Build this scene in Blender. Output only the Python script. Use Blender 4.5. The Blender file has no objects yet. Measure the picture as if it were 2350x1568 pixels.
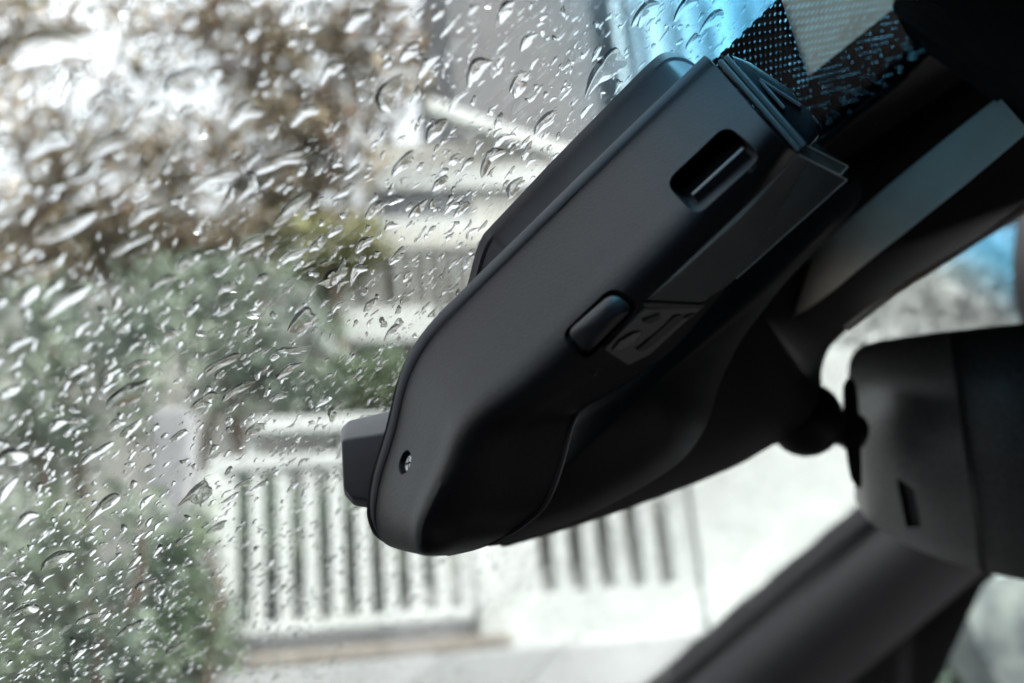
import bpy, bmesh, math, random
import numpy as np
from mathutils import Vector, Matrix
random.seed(7); rng = np.random.default_rng(11)
R = math.radians
C = bpy.context.scene.collection
scene = bpy.context.scene

# ------------------------------------------------------------------ camera
PITCH, ROLL = 17.5, 5.2
FPX = 35/36*2350                        # focal length in units of a 2350-wide frame
def c2w(x, y, z):
    r, q = R(ROLL), R(PITCH)
    X = x*math.cos(r)+y*math.sin(r); Y = -x*math.sin(r)+y*math.cos(r)
    return Vector((X, z*math.cos(q)-Y*math.sin(q), z*math.sin(q)+Y*math.cos(q)))
cam_d = bpy.data.cameras.new('camera'); cam = bpy.data.objects.new('camera', cam_d); C.objects.link(cam)
ax, ay, az = c2w(1, 0, 0), c2w(0, 1, 0), -c2w(0, 0, 1)
cam.matrix_world = Matrix(((ax.x, ay.x, az.x, 0), (ax.y, ay.y, az.y, 0), (ax.z, ay.z, az.z, 0), (0, 0, 0, 1)))
cam_d.lens = 35; cam_d.sensor_width = 36; cam_d.clip_start = 0.01; cam_d.clip_end = 500
cam_d.dof.use_dof = True; cam_d.dof.focus_distance = 0.255; cam_d.dof.aperture_fstop = 9.0
scene.camera = cam

# ------------------------------------------------------------------ world and sun (overcast, rain)
world = bpy.data.worlds.new('World'); scene.world = world; world.use_nodes = True
nt = world.node_tree; bg = nt.nodes['Background']
sky = nt.nodes.new('ShaderNodeTexSky'); sky.sky_type = 'NISHITA'; sky.sun_disc = False
sky.sun_elevation = R(50); sky.sun_rotation = R(110); sky.air_density = 1.5; sky.dust_density = 6; sky.ozone_density = 1
hs = nt.nodes.new('ShaderNodeHueSaturation'); hs.inputs['Saturation'].default_value = 0.18; hs.inputs['Value'].default_value = 1.25
nt.links.new(sky.outputs[0], hs.inputs['Color']); nt.links.new(hs.outputs[0], bg.inputs[0])
bg.inputs[1].default_value = 0.15
sl = bpy.data.lights.new('sun', 'SUN'); sl.energy = 0.5; sl.angle = R(20); sl.color = (1, .97, .93)
sun = bpy.data.objects.new('sun', sl); C.objects.link(sun)
# sun direction: veiled sun behind the camera, to the right
sd = Vector((math.sin(R(110))*math.cos(R(50)), math.cos(R(110))*math.cos(R(50)), math.sin(R(50))))
sun.rotation_euler = sd.to_track_quat('Z', 'Y').to_euler()
vs = scene.view_settings; vs.view_transform = 'Standard'; vs.look = 'None'; vs.exposure = 2.13; vs.gamma = 1
cy = scene.cycles; cy.max_bounces = 10; cy.transparent_max_bounces = 24; cy.transmission_bounces = 8
cy.diffuse_bounces = 3; cy.glossy_bounces = 4; cy.caustics_refractive = False; cy.caustics_reflective = False
cy.use_denoising = True; cy.sample_clamp_indirect = 6

# ------------------------------------------------------------------ windscreen surface
NW = c2w(-.6425, .6704, .3709).normalized()
LAT = Vector((NW.x, NW.y, 0)).normalized().cross(Vector((0, 0, 1)))
FWD = Vector((NW.x, NW.y, 0)).normalized()
UPG = NW.cross(LAT)
if UPG.z < 0: UPG = -UPG
OFF = 0.1205
def g_off(lat): return OFF - 0.085*(max(0, lat-.7)/.45)**3 - 0.05*(max(0, -lat-.2)/.3)**3
def GS(lat, h, out=0): return LAT*lat + UPG*h + NW*(g_off(lat)+out)
def ray(u, v): return c2w((u-1175)/FPX, -(v-784)/FPX, 1)
def P(u, v, z): return ray(u, v)*z
def G(u, v, out=0):                    # where the ray meets the curved glass
    r = ray(u, v); lo, hi = .02, 3.0
    for _ in range(40):
        m = (lo+hi)/2; p = r*m
        if p.dot(NW)-g_off(p.dot(LAT))-out > 0 or (p.dot(NW) < -.5): hi = m
        else: lo = m
    return r*lo
def gl(p): return p.dot(LAT), p.dot(UPG)
def PL(u, v, out): r = ray(u, v); return r*((OFF+out)/r.dot(NW))   # flat plane parallel to the glass

# ------------------------------------------------------------------ helpers
def setp(o, label=None, cat=None, group=None, kind=None):
    if label: o['label'] = label
    if cat: o['category'] = cat
    if group: o['group'] = group
    if kind: o['kind'] = kind
    return o
def empty(name, loc, label=None, cat=None, group=None, kind=None):
    o = bpy.data.objects.new(name, None); C.objects.link(o); o.location = loc
    return setp(o, label, cat, group, kind)
def mk(name, verts, faces, mat, parent=None, smooth=True, angle=40):
    me = bpy.data.meshes.new(name); me.from_pydata([tuple(v) for v in verts], [], faces)
    bm = bmesh.new(); bm.from_mesh(me); bmesh.ops.recalc_face_normals(bm, faces=bm.faces)
    if bm.calc_volume(signed=True) < 0: bmesh.ops.reverse_faces(bm, faces=bm.faces)
    bm.to_mesh(me); bm.free()
    return link(name, me, mat, parent, smooth, angle)
def link(name, me, mat, parent=None, smooth=True, angle=40):
    if smooth:
        me.polygons.foreach_set('use_smooth', [True]*len(me.polygons))
        me.set_sharp_from_angle(angle=R(angle))
    o = bpy.data.objects.new(name, me); C.objects.link(o)
    if mat: me.materials.append(mat)
    if parent: o.parent = parent; o.matrix_parent_inverse = Matrix.Translation(-parent.location) @ Matrix.Identity(4)
    return o
def from_bm(name, bm, mat, parent=None, smooth=True, angle=40):
    bmesh.ops.recalc_face_normals(bm, faces=bm.faces)
    me = bpy.data.meshes.new(name); bm.to_mesh(me); bm.free()
    return link(name, me, mat, parent, smooth, angle)
def quads(name, V, mat, parent=None):   # V: n x 4 x 3 numpy, loose quads
    n = len(V); me = bpy.data.meshes.new(name)
    me.vertices.add(4*n); me.vertices.foreach_set('co', V.reshape(-1).astype(np.float32))
    me.loops.add(4*n); me.loops.foreach_set('vertex_index', np.arange(4*n, dtype=np.int32))
    me.polygons.add(n); me.polygons.foreach_set('loop_start', np.arange(0, 4*n, 4, dtype=np.int32))
    me.update(calc_edges=True)
    return link(name, me, mat, parent, smooth=False)
def crom(pts, n, closed=False):
    pts = [Vector(p) for p in pts]; m = len(pts); out = []
    segs = m if closed else m-1
    for i in range(segs):
        if closed: a, b, c, d = pts[(i-1) % m], pts[i], pts[(i+1) % m], pts[(i+2) % m]
        else: a, b, c, d = pts[max(i-1, 0)], pts[i], pts[i+1], pts[min(i+2, m-1)]
        for k in range(n):
            t = k/n
            out.append(.5*((2*b)+(c-a)*t+(2*a-5*b+4*c-d)*t*t+(3*b-a-3*c+d)*t**3))
    if not closed: out.append(pts[-1])
    return out
def loft(rings, nu=4, nv=4, cap=True):   # rings: list of closed rings of equal length
    rr = [crom(r, nu, True) if nu > 1 else [Vector(p) for p in r] for r in rings]
    m = len(rr[0])
    if nv > 1:
        cols = [crom([r[i] for r in rr], nv) for i in range(m)]
        rr = [[cols[i][k] for i in range(m)] for k in range(len(cols[0]))]
    V = [p for r in rr for p in r]; F = []
    for j in range(len(rr)-1):
        for i in range(m):
            F.append((j*m+i, j*m+(i+1) % m, (j+1)*m+(i+1) % m, (j+1)*m+i))
    if cap:
        for j, off in ((0, 0), (len(rr)-1, (len(rr)-1)*m)):
            c = sum(rr[j], Vector())/m; V.append(c); ci = len(V)-1
            for i in range(m): F.append((off+i, off+(i+1) % m, ci))
    return V, F
def prism(name, a, b, mat, parent=None, bevel=0, seg=2, angle=35, smooth=True):  # two matching outlines
    n = len(a); bm = bmesh.new()
    va = [bm.verts.new(p) for p in a]; vb = [bm.verts.new(p) for p in b]
    bm.faces.new(va); bm.faces.new(vb[::-1])
    for i in range(n): bm.faces.new((va[i], vb[i], vb[(i+1) % n], va[(i+1) % n]))
    bmesh.ops.recalc_face_normals(bm, faces=bm.faces)
    if bevel: bmesh.ops.bevel(bm, geom=bm.edges[:], offset=bevel, segments=seg, profile=.5, affect='EDGES', clamp_overlap=True)
    return from_bm(name, bm, mat, parent, smooth, angle)
def box(name, o, x, y, z, mat, parent=None, bevel=0):  # origin corner + three edge vectors
    a = [o, o+x, o+x+y, o+y]; return prism(name, a, [p+z for p in a], mat, parent, bevel, 1)
def rounded(pts, r, k=5):                # round a polygon's corners (list of 2-tuples)
    out = []; n = len(pts)
    for i in range(n):
        p0, p, p1 = Vector(pts[i-1]), Vector(pts[i]), Vector(pts[(i+1) % n])
        a = p+(p0-p).normalized()*min(r, (p0-p).length*.45); b = p+(p1-p).normalized()*min(r, (p1-p).length*.45)
        for j in range(k+1):
            t = j/k; out.append(a*(1-t)**2+2*p*t*(1-t)+b*t*t)
    return [(q[0], q[1]) for q in out]
def boolean(o, cutters):
    for c in cutters:
        m = o.modifiers.new('b', 'BOOLEAN'); m.operation = 'DIFFERENCE'; m.object = c; m.solver = 'EXACT'; m.use_self = True
    dg = bpy.context.evaluated_depsgraph_get(); dg.update()
    me = bpy.data.meshes.new_from_object(o.evaluated_get(dg)); o.modifiers.clear(); o.data = me
    print('boolean', o.name, len(o.data.polygons)); me.polygons.foreach_set('use_smooth', [True]*len(me.polygons)); me.set_sharp_from_angle(angle=R(32))
    for c in cutters: bpy.data.objects.remove(c)

# ------------------------------------------------------------------ materials
def mat(name, col, rough=.5, var=0., scale=40, bump=0., bscale=None, spec=.5, coat=0, metallic=0, dist=.001, coords='Object', col2=None):
    m = bpy.data.materials.new(name); m.use_nodes = True; t = m.node_tree; b = t.nodes['Principled BSDF']
    b.inputs['Base Color'].default_value = (*col, 1); b.inputs['Roughness'].default_value = rough
    b.inputs['Specular IOR Level'].default_value = spec; b.inputs['Coat Weight'].default_value = coat
    b.inputs['Metallic'].default_value = metallic
    tc = t.nodes.new('ShaderNodeTexCoord')
    if var or col2:
        n = t.nodes.new('ShaderNodeTexNoise'); n.inputs['Scale'].default_value = scale; n.inputs['Detail'].default_value = 6
        t.links.new(tc.outputs[coords], n.inputs['Vector'])
        r = t.nodes.new('ShaderNodeMix'); r.data_type = 'RGBA'
        c2 = col2 if col2 else tuple(min(1, c*(1+var)) for c in col); c1 = col if col2 else tuple(c*(1-var) for c in col)
        r.inputs[6].default_value = (*c1, 1); r.inputs[7].default_value = (*c2, 1)
        mr = t.nodes.new('ShaderNodeMapRange'); mr.inputs[1].default_value = .35; mr.inputs[2].default_value = .65
        t.links.new(n.outputs[0], mr.inputs[0]); t.links.new(mr.outputs[0], r.inputs[0]); t.links.new(r.outputs[2], b.inputs['Base Color'])
    if bump:
        n = t.nodes.new('ShaderNodeTexNoise'); n.inputs['Scale'].default_value = bscale or scale; n.inputs['Detail'].default_value = 3
        t.links.new(tc.outputs[coords], n.inputs['Vector'])
        k = t.nodes.new('ShaderNodeBump'); k.inputs['Strength'].default_value = bump; k.inputs['Distance'].default_value = dist
        t.links.new(n.outputs[0], k.inputs['Height']); t.links.new(k.outputs[0], b.inputs['Normal'])
    return m
M_shell = mat('matt_black_plastic', (.0062, .0055, .0075), .5, bump=.6, bscale=1300, dist=.00012, spec=.24, var=.3, scale=1300)
M_shell2 = mat('satin_black_plastic', (.009, .009, .012), .42, bump=.2, bscale=1500, dist=.0001)
M_bracket = mat('bracket_plastic', (.055, .056, .066), .5, bump=.3, bscale=1800, dist=.0001, var=.1, scale=60)
M_gloss = mat('gloss_black', (.012, .013, .016), .15)
M_cover = mat('cover_plastic', (.0065, .0065, .008), .5, bump=.4, bscale=1300, dist=.00012, spec=.25)
M_cover2 = mat('cover_plastic_grey', (.009, .009, .009), .6, bump=.3, bscale=1500, dist=.0001, spec=.3)
M_lit_trim = mat('lit_facet_trim', (.74, .62, .52), .6, bump=.3, bscale=1200, dist=.0002, var=.08, scale=30)
M_mirror = mat('mirror_housing_plastic', (.115, .114, .11), .42, bump=.6, bscale=900, dist=.0003, var=.3, scale=700)
M_pillar = mat('pillar_trim_plastic', (.024, .024, .028), .7, bump=.3, bscale=600, dist=.0005)
M_rubber = mat('black_rubber', (.015, .015, .016), .6)
M_dark = mat('cabin_lining', (.02, .02, .022), .9, bump=.3, bscale=900, dist=.0005)
M_steel = mat('screw_steel', (.3, .3, .32), .3, metallic=1)
M_card = mat('card_plastic', (.05, .052, .058), .35)
M_print = mat('panel_print_black', (.004, .004, .005), .4)
M_white = mat('white_painted_concrete', (.50, .52, .51), .8, var=.09, scale=5, bump=.2, bscale=30, dist=.01)
M_cream = mat('cream_render', (.46, .455, .42), .85, var=.08, scale=2)
M_grey = mat('grey_cladding', (.115, .115, .12), .7, var=.1, scale=2)
M_siding = mat('pale_siding', (.65, .7, .7), .6, var=.05, scale=3)
M_sidedark = mat('siding_shade_grey', (.30, .34, .36), .6)
M_window = mat('dark_window_glass', (.09, .095, .105), .25)
M_roof = mat('roof_tile_grey', (.13, .12, .10), .7, var=.2, scale=8)
M_kerb = mat('brown_kerb_stone', (.20, .175, .15), .8, var=.25, scale=10)
M_gutter = mat('dark_gutter_stone', (.10, .10, .105), .8, var=.25, scale=8)
M_road = mat('wet_pale_concrete', (.37, .38, .38), .35, var=.12, scale=2)
M_bark = mat('bark', (.10, .075, .055), .9, var=.3, scale=12)
def leafmat(n, c, c2): 
    m = mat(n, c, .55, col2=c2, scale=2.2); return m
M_leafA = leafmat('leaf_olive', (.065, .062, .035), (.32, .25, .16))
M_leafB = leafmat('leaf_green', (.05, .09, .045), (.15, .20, .11))
M_leafC = leafmat('leaf_greygreen', (.065, .10, .07), (.29, .34, .26))
M_leafD = leafmat('leaf_russet', (.16, .07, .04), (.25, .16, .10))

def water_mat():
    m = bpy.data.materials.new('rain_water'); m.use_nodes = True; t = m.node_tree
    t.nodes.remove(t.nodes['Principled BSDF']); g = t.nodes.new('ShaderNodeBsdfGlass')
    g.inputs['IOR'].default_value = 1.333; g.inputs['Roughness'].default_value = 0.0
    t.links.new(g.outputs[0], t.nodes['Material Output'].inputs[0]); return m
M_water = water_mat()
# the flat side of a drop wets the glass: light that would bounce back inside leaves into the pane instead
M_contact = bpy.data.materials.new('rain_water_contact'); M_contact.use_nodes = True; t = M_contact.node_tree
t.nodes.remove(t.nodes['Principled BSDF']); g = t.nodes.new('ShaderNodeBsdfRefraction'); g.inputs['IOR'].default_value = 1.333; g.inputs['Roughness'].default_value = 0
t.links.new(g.outputs[0], t.nodes['Material Output'].inputs[0])
def wet(o, lens=(18, 28, 16, 7)):
    me = o.data; me.materials.append(M_contact)
    for p in me.polygons:
        if len(p.vertices) > 4: p.material_index = 1
    return o

def pane_mat(tinted):
    m = bpy.data.materials.new('windscreen_glass' if tinted else 'side_glass'); m.use_nodes = True; t = m.node_tree
    t.nodes.remove(t.nodes['Principled BSDF']); out = t.nodes['Material Output']
    tr = t.nodes.new('ShaderNodeBsdfTransparent'); gl_ = t.nodes.new('ShaderNodeBsdfGlossy'); gl_.inputs['Roughness'].default_value = .01
    mx = t.nodes.new('ShaderNodeMixShader'); fr = t.nodes.new('ShaderNodeFresnel'); fr.inputs['IOR'].default_value = 1.45
    ge = t.nodes.new('ShaderNodeNewGeometry')                       # same reflectance from either side of the pane
    ml = t.nodes.new('ShaderNodeMath'); ml.operation = 'MULTIPLY'; ml.inputs[1].default_value = .5
    t.links.new(fr.outputs[0], ml.inputs[0]); t.links.new(ml.outputs[0], mx.inputs[0])
    t.links.new(tr.outputs[0], mx.inputs[1]); t.links.new(gl_.outputs[0], mx.inputs[2]); t.links.new(mx.outputs[0], out.inputs[0])
    bf = t.nodes.new('ShaderNodeMath'); bf.operation = 'MULTIPLY_ADD'; bf.inputs[1].default_value = 1/1.45-1.45; bf.inputs[2].default_value = 1.45
    t.links.new(ge.outputs['Backfacing'], bf.inputs[0]); 
    iv = t.nodes.new('ShaderNodeMath'); iv.operation = 'SUBTRACT'; iv.inputs[0].default_value = 1.45
    if tinted:
        uv = t.nodes.new('ShaderNodeUVMap'); sp = t.nodes.new('ShaderNodeSeparateXYZ'); t.links.new(uv.outputs[0], sp.inputs[0])
        # uv = (lat, h); the shade band begins at h0 = .035 + .43*max(lat-.25, 0)
        a = t.nodes.new('ShaderNodeMath'); a.operation = 'SUBTRACT'; a.inputs[1].default_value = .25; t.links.new(sp.outputs[0], a.inputs[0])
        b = t.nodes.new('ShaderNodeMath'); b.operation = 'MAXIMUM'; b.inputs[1].default_value = 0; t.links.new(a.outputs[0], b.inputs[0])
        c = t.nodes.new('ShaderNodeMath'); c.operation = 'MULTIPLY_ADD'; c.inputs[1].default_value = -.405; t.links.new(b.outputs[0], c.inputs[0]); t.links.new(sp.outputs[1], c.inputs[2])
        mr = t.nodes.new('ShaderNodeMapRange'); mr.interpolation_type = 'SMOOTHSTEP'; mr.inputs[1].default_value = .045; mr.inputs[2].default_value = .11
        t.links.new(c.outputs[0], mr.inputs[0])
        cm = t.nodes.new('ShaderNodeMix'); cm.data_type = 'RGBA'; cm.inputs[6].default_value = (.955, .975, .965, 1); cm.inputs[7].default_value = (.43, .78, .96, 1)
        t.links.new(mr.outputs[0], cm.inputs[0]); t.links.new(cm.outputs[2], tr.inputs[0])
    else: tr.inputs[0].default_value = (.8, .86, .86, 1)
    return m
M_pane = pane_mat(True); M_side = pane_mat(False)

def dotmask(t, mth, sp):
    pitch = .0029
    x, y = mth('DIVIDE', sp.outputs[0], pitch), mth('DIVIDE', sp.outputs[1], pitch)
    xa, ya = mth('ADD', x, y), mth('SUBTRACT', x, y)                 # diagonal lattice
    xa, ya = mth('MULTIPLY', xa, .7071), mth('MULTIPLY', ya, .7071)
    fx, fy = mth('SUBTRACT', mth('FRACT', xa), .5), mth('SUBTRACT', mth('FRACT', ya), .5)
    d = mth('SQRT', mth('ADD', mth('MULTIPLY', fx, fx), mth('MULTIPLY', fy, fy)))
    rad = t.nodes.new('ShaderNodeMapRange'); rad.inputs[1].default_value = .25; rad.inputs[2].default_value = .36; rad.inputs[3].default_value = .36; rad.inputs[4].default_value = .27
    t.links.new(sp.outputs[0], rad.inputs[0])
    # a missing dot here and there
    wn = t.nodes.new('ShaderNodeTexWhiteNoise'); wn.noise_dimensions = '2D'; cb = t.nodes.new('ShaderNodeCombineXYZ')
    t.links.new(mth('FLOOR', xa), cb.inputs[0]); t.links.new(mth('FLOOR', ya), cb.inputs[1]); t.links.new(cb.outputs[0], wn.inputs[0])
    thr = t.nodes.new('ShaderNodeMapRange'); thr.inputs[1].default_value = .272; thr.inputs[2].default_value = .42; thr.inputs[3].default_value = 0; thr.inputs[4].default_value = .55
    t.links.new(sp.outputs[0], thr.inputs[0])
    keep = mth('MULTIPLY', mth('GREATER_THAN', wn.outputs[0], thr.outputs[0]), mth('MULTIPLY_ADD', wn.outputs[0], .3, .7))
    hole = mth('LESS_THAN', d, mth('MULTIPLY', rad.outputs[0], keep))
    lim = mth('LESS_THAN', sp.outputs[0], .388)
    hole = mth('MULTIPLY', hole, lim)
    return hole
def frit_mat():
    m = bpy.data.materials.new('ceramic_dot_print'); m.use_nodes = True; t = m.node_tree; b = t.nodes['Principled BSDF']
    b.inputs['Base Color'].default_value = (.004, .004, .006, 1); b.inputs['Roughness'].default_value = .5; b.inputs['Specular IOR Level'].default_value = .08
    out = t.nodes['Material Output']; uv = t.nodes.new('ShaderNodeUVMap'); sp = t.nodes.new('ShaderNodeSeparateXYZ'); t.links.new(uv.outputs[0], sp.inputs[0])
    def mth(op, a, b_=None, c=None):
        n = t.nodes.new('ShaderNodeMath'); n.operation = op
        for i, x in enumerate((a, b_, c)):
            if x is None: continue
            if isinstance(x, (int, float)): n.inputs[i].default_value = x
            else: t.links.new(x, n.inputs[i])
        return n.outputs[0]
    hole = dotmask(t, mth, sp)
    q = [gl(PL(u, v, -.0012)) for u, v in ((1785,-40),(2140,-52),(1856,176))]; cx_ = sum(a[0] for a in q)/3; cy_ = sum(a[1] for a in q)/3; ins = None
    for i in range(3):                                              # pointed gap added in the print so daylight brightens the beige sheet
        (x0, y0), (x1, y1) = q[i], q[(i+1) % 3]; A, B = y1-y0, x0-x1; D = -(A*x0+B*y0)
        if A*cx_+B*cy_+D < 0: A, B, D = -A, -B, -D
        k = mth('GREATER_THAN', mth('ADD', mth('MULTIPLY', sp.outputs[0], A), mth('MULTIPLY', sp.outputs[1], B)), -D)
        ins = k if ins is None else mth('MULTIPLY', ins, k)
    hole = mth('MAXIMUM', hole, mth('MULTIPLY', ins, .72))
    tr = t.nodes.new('ShaderNodeBsdfTransparent'); mx = t.nodes.new('ShaderNodeMixShader')
    t.links.new(hole, mx.inputs[0]); t.links.new(b.outputs[0], mx.inputs[1]); t.links.new(tr.outputs[0], mx.inputs[2]); t.links.new(mx.outputs[0], out.inputs[0])
    return m
M_frit = frit_mat()

# ------------------------------------------------------------------ windscreen
def gsheet(name, l0, l1, h0, h1, out0, out1, m, parent, nl=60, nh=12):
    V = []; F = []; 
    for o_ in (out0, out1):
        for i in range(nl+1):
            for j in range(nh+1): V.append(GS(l0+(l1-l0)*i/nl, h0+(h1-h0)*j/nh, o_))
    N = (nl+1)*(nh+1); idx = lambda k, i, j: k*N+i*(nh+1)+j
    for k in (0, 1):
        for i in range(nl):
            for j in range(nh):
                f = (idx(k, i, j), idx(k, i+1, j), idx(k, i+1, j+1), idx(k, i, j+1)); F.append(f)
    for i in range(nl): F += [(idx(0, i, 0), idx(0, i+1, 0), idx(1, i+1, 0), idx(1, i, 0)), (idx(0, i, nh), idx(0, i+1, nh), idx(1, i+1, nh), idx(1, i, nh))]
    for j in range(nh): F += [(idx(0, 0, j), idx(0, 0, j+1), idx(1, 0, j+1), idx(1, 0, j)), (idx(0, nl, j), idx(0, nl, j+1), idx(1, nl, j+1), idx(1, nl, j))]
    o = mk(name, V, F, m, parent); me = o.data; uvl = me.uv_layers.new(name='UVMap')
    for l in me.loops:
        p = me.vertices[l.vertex_index].co; uvl.data[l.index].uv = (p.dot(LAT), p.dot(UPG))
    return o
ws = empty('windshield', (0, 0, 0), 'large rain covered car windshield with cyan tint towards its top edge', 'windshield')
GT = .0045
gsheet('glass_pane', -.45, 1.21, -.52, .43, 0, GT, M_pane, ws)
gsheet('dotted_black_border', .252, .70, .075, .43, -.0012, -.0004, M_frit, ws, 20, 8)
gsheet('black_border', .70, 1.21, .405, .43, -.0012, -.0004, M_print, ws, 20, 2)
gsheet('black_border', 1.182, 1.215, -.52, .405, -.0012, -.0004, M_print, ws, 3, 20)

# ------------------------------------------------------------------ rain drops (outer skin of the glass)
OUT = GT+.0001
def drop_geo(lat, h, ang, L, W, H, seed, nseg=18, nring=5, rough=.18, shift=.15, bend=0):
    r = np.random.default_rng(seed); th = np.linspace(0, 2*np.pi, nseg, endpoint=False)
    rad = np.ones(nseg)
    for k in (2, 3, 4, 5): rad += rough/k*1.6*r.normal()*np.cos(k*th+r.uniform(0, 6.28))
    rad = np.clip(rad, .5, 1.5); V = []; F = []
    ca, sa = math.cos(ang), math.sin(ang)
    bx_, by_ = r.normal(0, .12, 2); wob = r.uniform(0, 6.28)
    def pt(rho, t_i, z):
        x = rho*rad[t_i]*math.cos(th[t_i])*L/2; y = rho*rad[t_i]*math.sin(th[t_i])*W/2
        x -= shift*L/2*(1-rho)*(1 if z > 0 else 0); y += bend*W*((x/(L/2))**2-.3)
        z *= 1+.18*math.sin(3*th[t_i]+wob)*rho
        return GS(lat+ca*y+sa*x*0+sa*x, h+ca*x-sa*y, OUT+z)
    rhos = np.sin(np.linspace(1, 0, nring+1)[:-1]*np.pi/2)
    for j, rho in enumerate(rhos):
        z = H*(1-rho**2)**.9
        for i in range(nseg): V.append(pt(rho, i, z))
    V.append(GS(lat-sa*shift*L/2, h-ca*shift*L/2, OUT+H))
    for j in range(nring-1):
        for i in range(nseg): F.append((j*nseg+i, j*nseg+(i+1) % nseg, (j+1)*nseg+(i+1) % nseg, (j+1)*nseg+i))
    top = nring*nseg
    for i in range(nseg): F.append(((nring-1)*nseg+i, (nring-1)*nseg+(i+1) % nseg, top))
    F.append(tuple(range(nseg))[::-1])
    return V, F
cells = {}
def free(lat, h, rad, add=True):
    c = .006; i, j = int(lat//c), int(h//c)
    for a in range(i-3, i+4):
        for b in range(j-3, j+4):
            for (x, y, r_) in cells.get((a, b), ()):
                if (x-lat)**2+(y-h)**2 < (r_+rad)**2: return False
    if add: cells.setdefault((i, j), []).append((lat, h, rad))
    return True
def img(lat, h):
    p = GS(lat, h, OUT); 
    X, Y, Z = p.dot(ax), p.dot(ay), -p.dot(az)
    if Z < .02: return -9999, -9999, 1
    return 1175+X/Z*FPX, 784-Y/Z*FPX, Z
# traced: centre u,v, length, width, angle above the horizontal (degrees), bend
TR = [(115,112,200,70,10,.5),(895,215,105,40,66,.5),(1390,160,118,52,38,.3),(1095,160,78,36,52,.4),(640,372,115,34,16,.2),(670,478,105,32,36,.1),
 (1125,366,72,30,46,.3),(768,632,82,34,42,-.3),(695,738,82,44,24,.3),(295,905,104,46,38,.1),(150,522,160,42,24,0),(150,690,132,36,28,.1),(62,680,70,40,30,0),
 (24,1050,84,46,30,.2),(240,1160,92,26,40,0),(455,1135,78,38,14,.4),(130,1285,92,28,26,.2),(335,1340,56,40,42,.3),(675,803,76,18,3,-.2),(510,833,96,22,30,.1),
 (545,895,84,20,28,.1),(660,850,70,18,30,.1),(1000,298,74,30,52,.2),(1190,195,70,30,50,.2),(1250,280,76,24,46,.1),(980,150,60,26,48,.2),(1480,30,90,30,48,.3),(1575,12,70,34,40,.2),
 (1635,45,70,24,42,.2),(1590,95,44,20,40,.1),(1160,25,60,28,46,.2),(1210,95,50,28,50,.3),(820,45,70,34,40,.2),(925,375,80,24,44,.1),(1180,430,64,22,52,.2),(860,480,60,22,44,.2),
 (560,260,90,44,30,.3),(420,190,110,60,24,.2),(250,330,120,44,20,.3),(110,330,100,40,16,.2),(330,490,80,26,24,.2),(500,410,100,30,20,.2),(300,560,80,26,26,.1),(430,600,60,40,40,.2),(575,560,70,24,24,.2),
 (390,770,44,26,26,.3),(345,800,40,26,30,.3),(320,835,50,18,14,.2),(285,755,36,24,24,.2),(250,865,46,22,46,.2),(175,850,60,18,30,.1),(130,975,50,26,24,.1),(175,965,44,16,6,.2),(265,975,46,24,24,.1),
 (60,1190,60,22,20,.2),(410,1000,44,20,34,0),(300,985,70,18,44,.2),(85,1035,44,24,30,.1),(220,1040,80,20,42,.1),(520,660,50,20,30,.1),(600,640,44,16,34,.1),(835,560,60,20,44,.1),(910,590,52,18,42,0),(960,480,56,20,46,.1),
 (730,560,54,20,36,.1),(470,920,60,28,24,.2),(585,985,54,20,30,.1),(640,910,50,16,24,.1),(850,700,48,16,44,.1),(900,760,44,16,40,.1),(1010,420,50,20,50,.1),(1060,480,52,18,46,.1),(940,120,54,30,46,.2),(760,160,60,30,34,.2),(700,260,80,30,30,.3),
 (60,1400,66,24,24,.1),(200,1420,60,20,34,.2),(300,1440,60,20,40,.1),(400,1490,60,18,36,.1),(500,1210,50,16,20,.1),(560,1110,46,14,24,.1),(420,1240,44,22,44,.2),(180,1500,50,18,30,.1),(20,900,60,22,24,.1),(40,790,70,20,24,.1)]
drops = []
def classify(u, v, px):
    if u < 420: zone = 'on the far left over the blurred trees' if v < 450 else ('at the left over the grey branches' if v < 900 else 'at the lower left over the shrubs')
    elif u < 900: zone = 'at the top over the brown tree crown' if v < 380 else ('at mid glass over the dark foliage' if v < 900 else 'in front of the white balustrade')
    elif u < 1380: zone = 'at the top over the grey cladding' if v < 260 else ('beside the camera bracket over the cream house' if v < 900 else 'below the camera over the white wall')
    elif v < 400: zone = 'in the cyan tint band beside the dotted border'
    else: zone = 'near the far pillar over the white wall'
    size = 'very large' if px > 95 else 'large' if px > 62 else 'medium' if px > 42 else 'small'
    return size, zone
for k, (u, v, L, W, a, bend) in enumerate(TR):
    a = R(a); dx, dy = math.cos(a), -math.sin(a)
    c = G(u, v, OUT); e1 = G(u+dx*L/2, v+dy*L/2, OUT); e0 = G(u-dx*L/2, v-dy*L/2, OUT)
    w1 = G(u+dy*W/2, v-dx*W/2, OUT); w0 = G(u-dy*W/2, v+dx*W/2, OUT)
    (l1, h1), (l0, h0) = gl(e1), gl(e0); (lc, hc) = gl(c)
    LL = math.hypot(l1-l0, h1-h0); ang = math.atan2(l1-l0, h1-h0)
    (a1, b1), (a0, b0) = gl(w1), gl(w0); ex, ey = a1-a0, b1-b0
    WW = abs(ex*math.cos(ang)-ey*math.sin(ang))
    WW = min(WW, LL*.85)
    for t in (-.3, 0, .3): free(lc+math.sin(ang)*LL*t, hc+math.cos(ang)*LL*t, WW*.5)
    drops.append((L*1.0+200, u, v, L, drop_geo(lc, hc, ang, LL, WW, min(.22*WW+.0001, .0009), 900+k, 28, 7, .2, .12, bend)))
n_try = 0
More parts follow.
